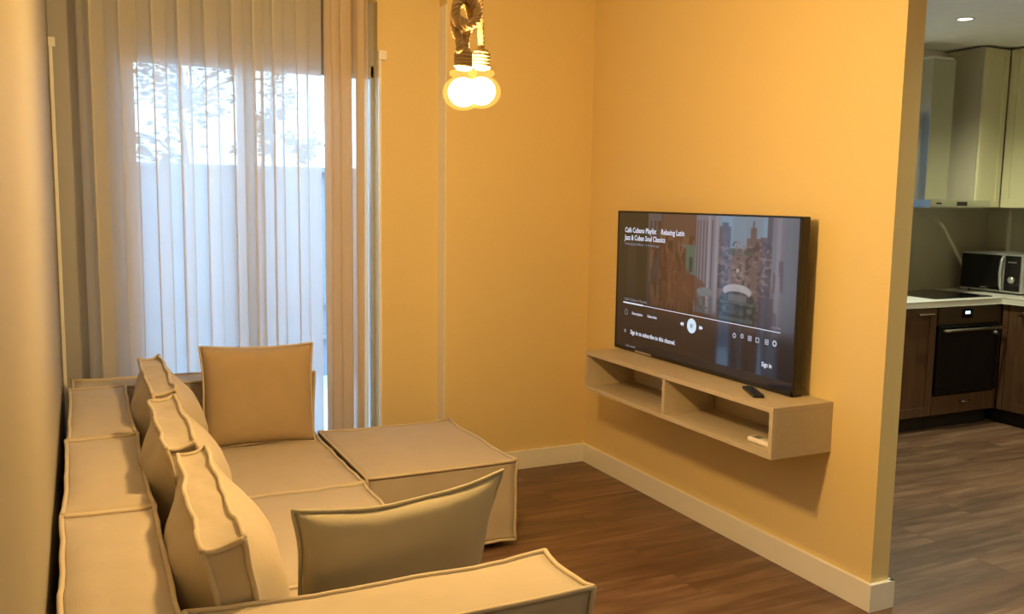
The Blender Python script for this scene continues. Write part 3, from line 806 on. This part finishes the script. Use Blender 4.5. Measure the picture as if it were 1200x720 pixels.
# oven
ov = empty('oven', (5.39, FY, .245), 0, 'built-in oven with black glass door and bar handle under the hob', 'oven')
link('control_panel', L2(ov, (5.095, 5.690, FY-.004, FY+.018, .715, CT-.048), bev=.002), mat('oven_panel', (.085, .062, .035), .28, .3), ov)
link('door', L2(ov, (5.095, 5.690, FY-.018, FY+.018, .247, .708), bev=.003), M['glassblack'], ov)
bm = bmesh.new(); tube(bm, [(5.115, FY-.018, .680), (5.115, FY-.060, .684), (5.14, FY-.066, .685), (5.645, FY-.066, .685), (5.67, FY-.060, .684), (5.67, FY-.018, .680)], .010, 10)
bmesh.ops.translate(bm, vec=-Vector(ov.location), verts=bm.verts); link('handle', bm, M['steel'], ov, True)
link('clock_display', L2(ov, (5.315, 5.425, FY-.0055, FY-.004, .755, .815)), M['glassblack'], ov)
link('clock_digits', L2(ov, (5.350, 5.362, FY-.0065, FY-.0055, .782, .800), (5.366, 5.378, FY-.0065, FY-.0055, .782, .800), (5.382, 5.394, FY-.0065, FY-.0055, .782, .800)), M['display'], ov)
bm = bmesh.new(); lathe(bm, [(0, 0), (.012, 0), (.010, .014), (0, .014)], 16); bmesh.ops.rotate(bm, matrix=Matrix.Rotation(PI/2, 3, 'X'), verts=bm.verts)
bmesh.ops.translate(bm, vec=Vector((5.645, FY-.018, .645))-Vector(ov.location), verts=bm.verts); link('sticker', bm, M['silver'], ov)
# hob
hb = empty('hob', (5.44, 4.38, CT+.0005), 0, 'black glass hob set in the worktop above the oven', 'hob')
link('glass_plate', L2(hb, (5.13, 5.70, 4.13, 4.61, CT+.0005, CT+.006), bev=.002), M['glassblack'], hb)
for x, y, r in ((5.28, 4.25, .08), (5.56, 4.27, .10), (5.28, 4.48, .10), (5.56, 4.49, .08)):
    bm = bmesh.new(); n = 40
    o_ = [bm.verts.new((x-5.44+math.cos(2*PI*k/n)*r, y-4.38+math.sin(2*PI*k/n)*r, .0060)) for k in range(n)]; i_ = [bm.verts.new((x-5.44+math.cos(2*PI*k/n)*(r-.003), y-4.38+math.sin(2*PI*k/n)*(r-.003), .0060)) for k in range(n)]
    for k in range(n): bm.faces.new((o_[k], o_[(k+1) % n], i_[(k+1) % n], i_[k]))
    link('cooking_zone', bm, mat('zone_mark', (.06, .06, .06), .2), hb)
# base run on the right wall
ys_ = [(3.22, 4.05), (2.42, 3.215)]
for i, (a, b) in enumerate(ys_):
    o = empty('base_cabinet', (FX, (a+b)/2, 0), 0, ['dark brown base cabinet right of the oven, beside the inner corner', 'dark brown base cabinet at the near end of the right kitchen run'][i], 'cabinet')
    link('carcass', L2(o, (FX+.02, KX-.01, a+.001, b-.001, .10, CT-.042)), M['walnut'], o)
    link('plinth', L2(o, (FX+.05, FX+.07, a+.001, b+(.07 if i == 0 else -.001), 0, .10)), M['plinth'], o)
    if i == 0: link('filler_panel', L2(o, (FX, FX+.02, 4.01, 4.048, .105, CT-.045)), M['walnut'], o)
    b2 = b-.045 if i == 0 else b-.002
    dd = shaker(o, a+.002, b2, .105, CT-.045, 'x', FX); handle(dd, o, (FX, b2-.10, .795), (FX, b2-.23, .795), (-1, 0, 0))
# splashback
struct('trim_3', B((WX1, KX-.001, YK-.012, YK, CT, 1.49), (WX0, WX1, YK-.012, YK, CT, WZ0), (KX-.012, KX, 2.4, YK-.012, CT, 1.49)), M['splash'])
# microwave
mw = empty('microwave', (5.955, 4.34, CT), 0, 'black and silver microwave oven in the corner of the worktop', 'microwave')
# local frame: front faces -X, width along Y
MW, MD, MH = .49, .36, .275
th = math.atan2(-(5.898-5.794), (4.546-4.138))
def mwb(*bx, **k): return B(*bx, **k)
link('casing', mwb((.006, MD, -MW/2, MW/2, .012, .012+MH), bev=.006), M['silver'], mw)
link('front_frame', mwb((-.004, .006, -MW/2, MW/2, .012, .012+MH), bev=.002), M['silver'], mw)
link('door', mwb((-.014, -.004, -MW/2+.165, MW/2-.008, .026, MH), bev=.002), M['glassblack'], mw)
link('control_panel', mwb((-.012, -.004, -MW/2+.020, -MW/2+.135, .026, MH), bev=.002), M['glassblack'], mw)
bm = bmesh.new(); yy = -MW/2+.150
tube(bm, [(-.012, yy, .032), (-.030, yy, .06), (-.040, yy, .15), (-.030, yy, MH-.04), (-.012, yy, MH-.008)], .011, 8); link('handle', bm, M['silver'], mw, True)
bm = bmesh.new(); lathe(bm, [(0, 0), (.024, 0), (.022, .018), (0, .018)], 24); bmesh.ops.rotate(bm, matrix=Matrix.Rotation(-PI/2, 3, 'Y'), verts=bm.verts)
bmesh.ops.translate(bm, vec=(-.012, -MW/2+.075, .105), verts=bm.verts); link('dial', bm, M['silver'], mw, True)
text_mesh('lettering', 'SAMSUNG', .014, M['silver'], mw, Vector((-.0125, -MW/2+.112, .225)), RT, 'LEFT', .0004)
text_mesh('lettering', 'SAMSUNG', .013, M['silver'], mw, Vector((-.0145, .075, .034)), RT, 'LEFT', .0003)
for x in (.04, .30):
    for y in (-.2, .2):
        bm = bmesh.new(); lathe(bm, [(0, 0), (.012, 0), (.012, .0125), (0, .0125)], 12, (x, y, 0)); link('foot', bm, M['black'], mw)
# hood
hd = empty('cooker_hood', (5.39, 4.45, 1.49), 0, 'stainless steel chimney cooker hood above the hob', 'cooker hood')
link('canopy', L2(hd, (5.105, 5.690, 4.20, YK-.014, 1.492, 1.540), bev=.003), M['steel'], hd)
bm = bmesh.new(); 
lo = [(5.20, 4.33), (5.60, 4.33), (5.60, YK-.014), (5.20, YK-.014)]; hi = [(5.285, 4.40), (5.505, 4.40), (5.505, YK-.014), (5.285, YK-.014)]
link('chimney', L2(hd, (5.285, 5.505, 4.40, YK-.014, 1.541, 2.50), bev=.002), M['steel'], hd)
link('chimney_cap', L2(hd, (5.295, 5.495, 4.41, YK-.014, 2.5005, 2.515)), M['white'], hd)
link('control_display', L2(hd, (5.36, 5.46, 4.1985, 4.20, 1.503, 1.530)), M['black'], hd)
link('button', L2(hd, (5.16, 5.21, 4.1985, 4.20, 1.512, 1.522)), M['black'], hd)
link('filter', L2(hd, (5.13, 5.665, 4.23, 4.66, 1.486, 1.4915)), M['silver'], hd)
# upper cabinets
uc = empty('wall_cabinet', (5.87, 4.36, 1.495), 0, 'cream wall cabinet directly right of the cooker hood', 'cabinet')
link('carcass', L2(uc, (5.745, 5.995, 4.375, YK-.014, 1.495, H-.012)), M['cream_shade'], uc)
shaker(uc, 5.745, 5.993, 1.495, H-.018, 'y', 4.352, M['cream'], fr=.045)
for i, (a, b) in enumerate(((3.75, 4.349), (3.14, 3.745), (2.53, 3.135))):
    o = empty('wall_cabinet', (6.0, (a+b)/2, 1.495), 0, ['cream wall cabinet in the inner corner above the microwave', 'cream wall cabinet, second from the corner on the right kitchen wall', 'cream wall cabinet at the near end of the right kitchen wall'][i], 'cabinet')
    link('carcass', L2(o, (6.022, KX-.001, a+.001, b-.001, 1.495, H-.012)), M['cream_shade'], o)
    shaker(o, a+.002, b-.002, 1.495, H-.018, 'x', 6.0, M['cream'], fr=.06)
# recessed ceiling spots
DL = emis('spot_glow', (1., .96, .86), 14.)
NEU = (.97, .95, .62)
def downlight(x, y, label, power, size=2.4):
    o = empty('recessed_spotlight', (x, y, H), 0, label, 'ceiling light', 'recessed ceiling spotlights')
    bm = bmesh.new(); lathe(bm, [(.040, -.001), (.052, -.001), (.053, -.006), (.044, -.008), (.040, -.004), (.040, -.001)], 32); link('trim_ring', bm, M['white'], o, True)
    bm = bmesh.new(); lathe(bm, [(0, -.003), (.038, -.003)], 24); link('lamp', bm, DL, o)
    l = bpy.data.lights.new('spot_light', 'SPOT'); l.energy = power; l.color = NEU; l.spot_size = size; l.spot_blend = .9; l.shadow_soft_size = .04
    s = bpy.data.objects.new('spot_light', l); C.objects.link(s); s.location = (x, y, H-.02)
downlight(4.84, 3.83, 'round recessed ceiling spotlight in front of the cooker hood', 145)
downlight(4.84, 1.60, 'round recessed kitchen ceiling spotlight nearer than the one by the hood', 145)
downlight(3.45, 1.60, 'round recessed ceiling spotlight past the end of the television wall', 60)
downlight(1.60, -.40, 'round recessed ceiling spotlight in the living room behind the camera', 40)

gl = empty('fill_light_globe', (1.35, -.35, H), 0, 'unseen white globe added behind the camera as warm fill light', 'pendant lamp')  # added fill light in the shape of a hanging globe, out of view
bm = bmesh.new(); tube(bm, [(0, 0, 0), (0, 0, -.32)], .004, 8); link('cord', bm, M['white'], gl, True)
bm = bmesh.new(); lathe(bm, [(.17*math.sin(PI*i/24)+1e-7, -.48+.17*math.cos(PI*i/24)) for i in range(25)], 32)
link('globe', bm, emis('fill_glow', (1., .78, .45), 7.), gl, True)

# ------------------------------------------------------------------ daylight
wd = bpy.data.worlds.new('overcast'); scene.world = wd; wd.use_nodes = True
nt = wd.node_tree; nt.nodes.clear()
wo = nt.nodes.new('ShaderNodeOutputWorld'); bg = nt.nodes.new('ShaderNodeBackground')
bg.inputs[0].default_value = (.44, .70, 1., 1); bg.inputs[1].default_value = 11.
nt.links.new(bg.outputs[0], wo.inputs[0])
def portal(x0, x1, z0, z1, y):
    l = bpy.data.lights.new('window_portal', 'AREA'); l.shape = 'RECTANGLE'; l.size = x1-x0; l.size_y = z1-z0; l.cycles.is_portal = True
    o = bpy.data.objects.new('window_portal', l); C.objects.link(o); o.location = ((x0+x1)/2, y, (z0+z1)/2); o.rotation_euler = (-PI/2, 0, 0)
portal(XL, 1.40, 0, 2.2, YN+.15); portal(WX0, WX1, WZ0, WZ1, YK+.12)

# ------------------------------------------------------------------ camera
f_, yaw, pitch, roll, Hc = 1051.876363627748, 0.45024583041270355, 0.11924040416153396, 0.01495037000879744, 1.5
cy, sy, cp, sp_ = math.cos(yaw), math.sin(yaw), math.cos(pitch), math.sin(pitch)
fwd = Vector((sy*cp, cy*cp, -sp_)); right = Vector((cy, -sy, 0)); up = right.cross(fwd)
r_ = right*math.cos(roll)+up*math.sin(roll); u_ = up*math.cos(roll)-right*math.sin(roll)
cam = bpy.data.cameras.new('camera'); co_ = bpy.data.objects.new('camera', cam); C.objects.link(co_)
cam.sensor_width = 36; cam.lens = f_/1200*36; cam.clip_start = .02
co_.matrix_world = Matrix(((r_.x, u_.x, -fwd.x, 0), (r_.y, u_.y, -fwd.y, 0), (r_.z, u_.z, -fwd.z, Hc), (0, 0, 0, 1)))
scene.camera = co_
vs = scene.view_settings; vs.view_transform = 'Standard'; vs.look = 'None'; vs.exposure = -.08; vs.gamma = 1; vs.use_curve_mapping = False
scene.cycles.use_denoising = True
scene.cycles.max_bounces = 10; scene.cycles.diffuse_bounces = 6; scene.cycles.transparent_max_bounces = 24
scene.cycles.sample_clamp_indirect = 6
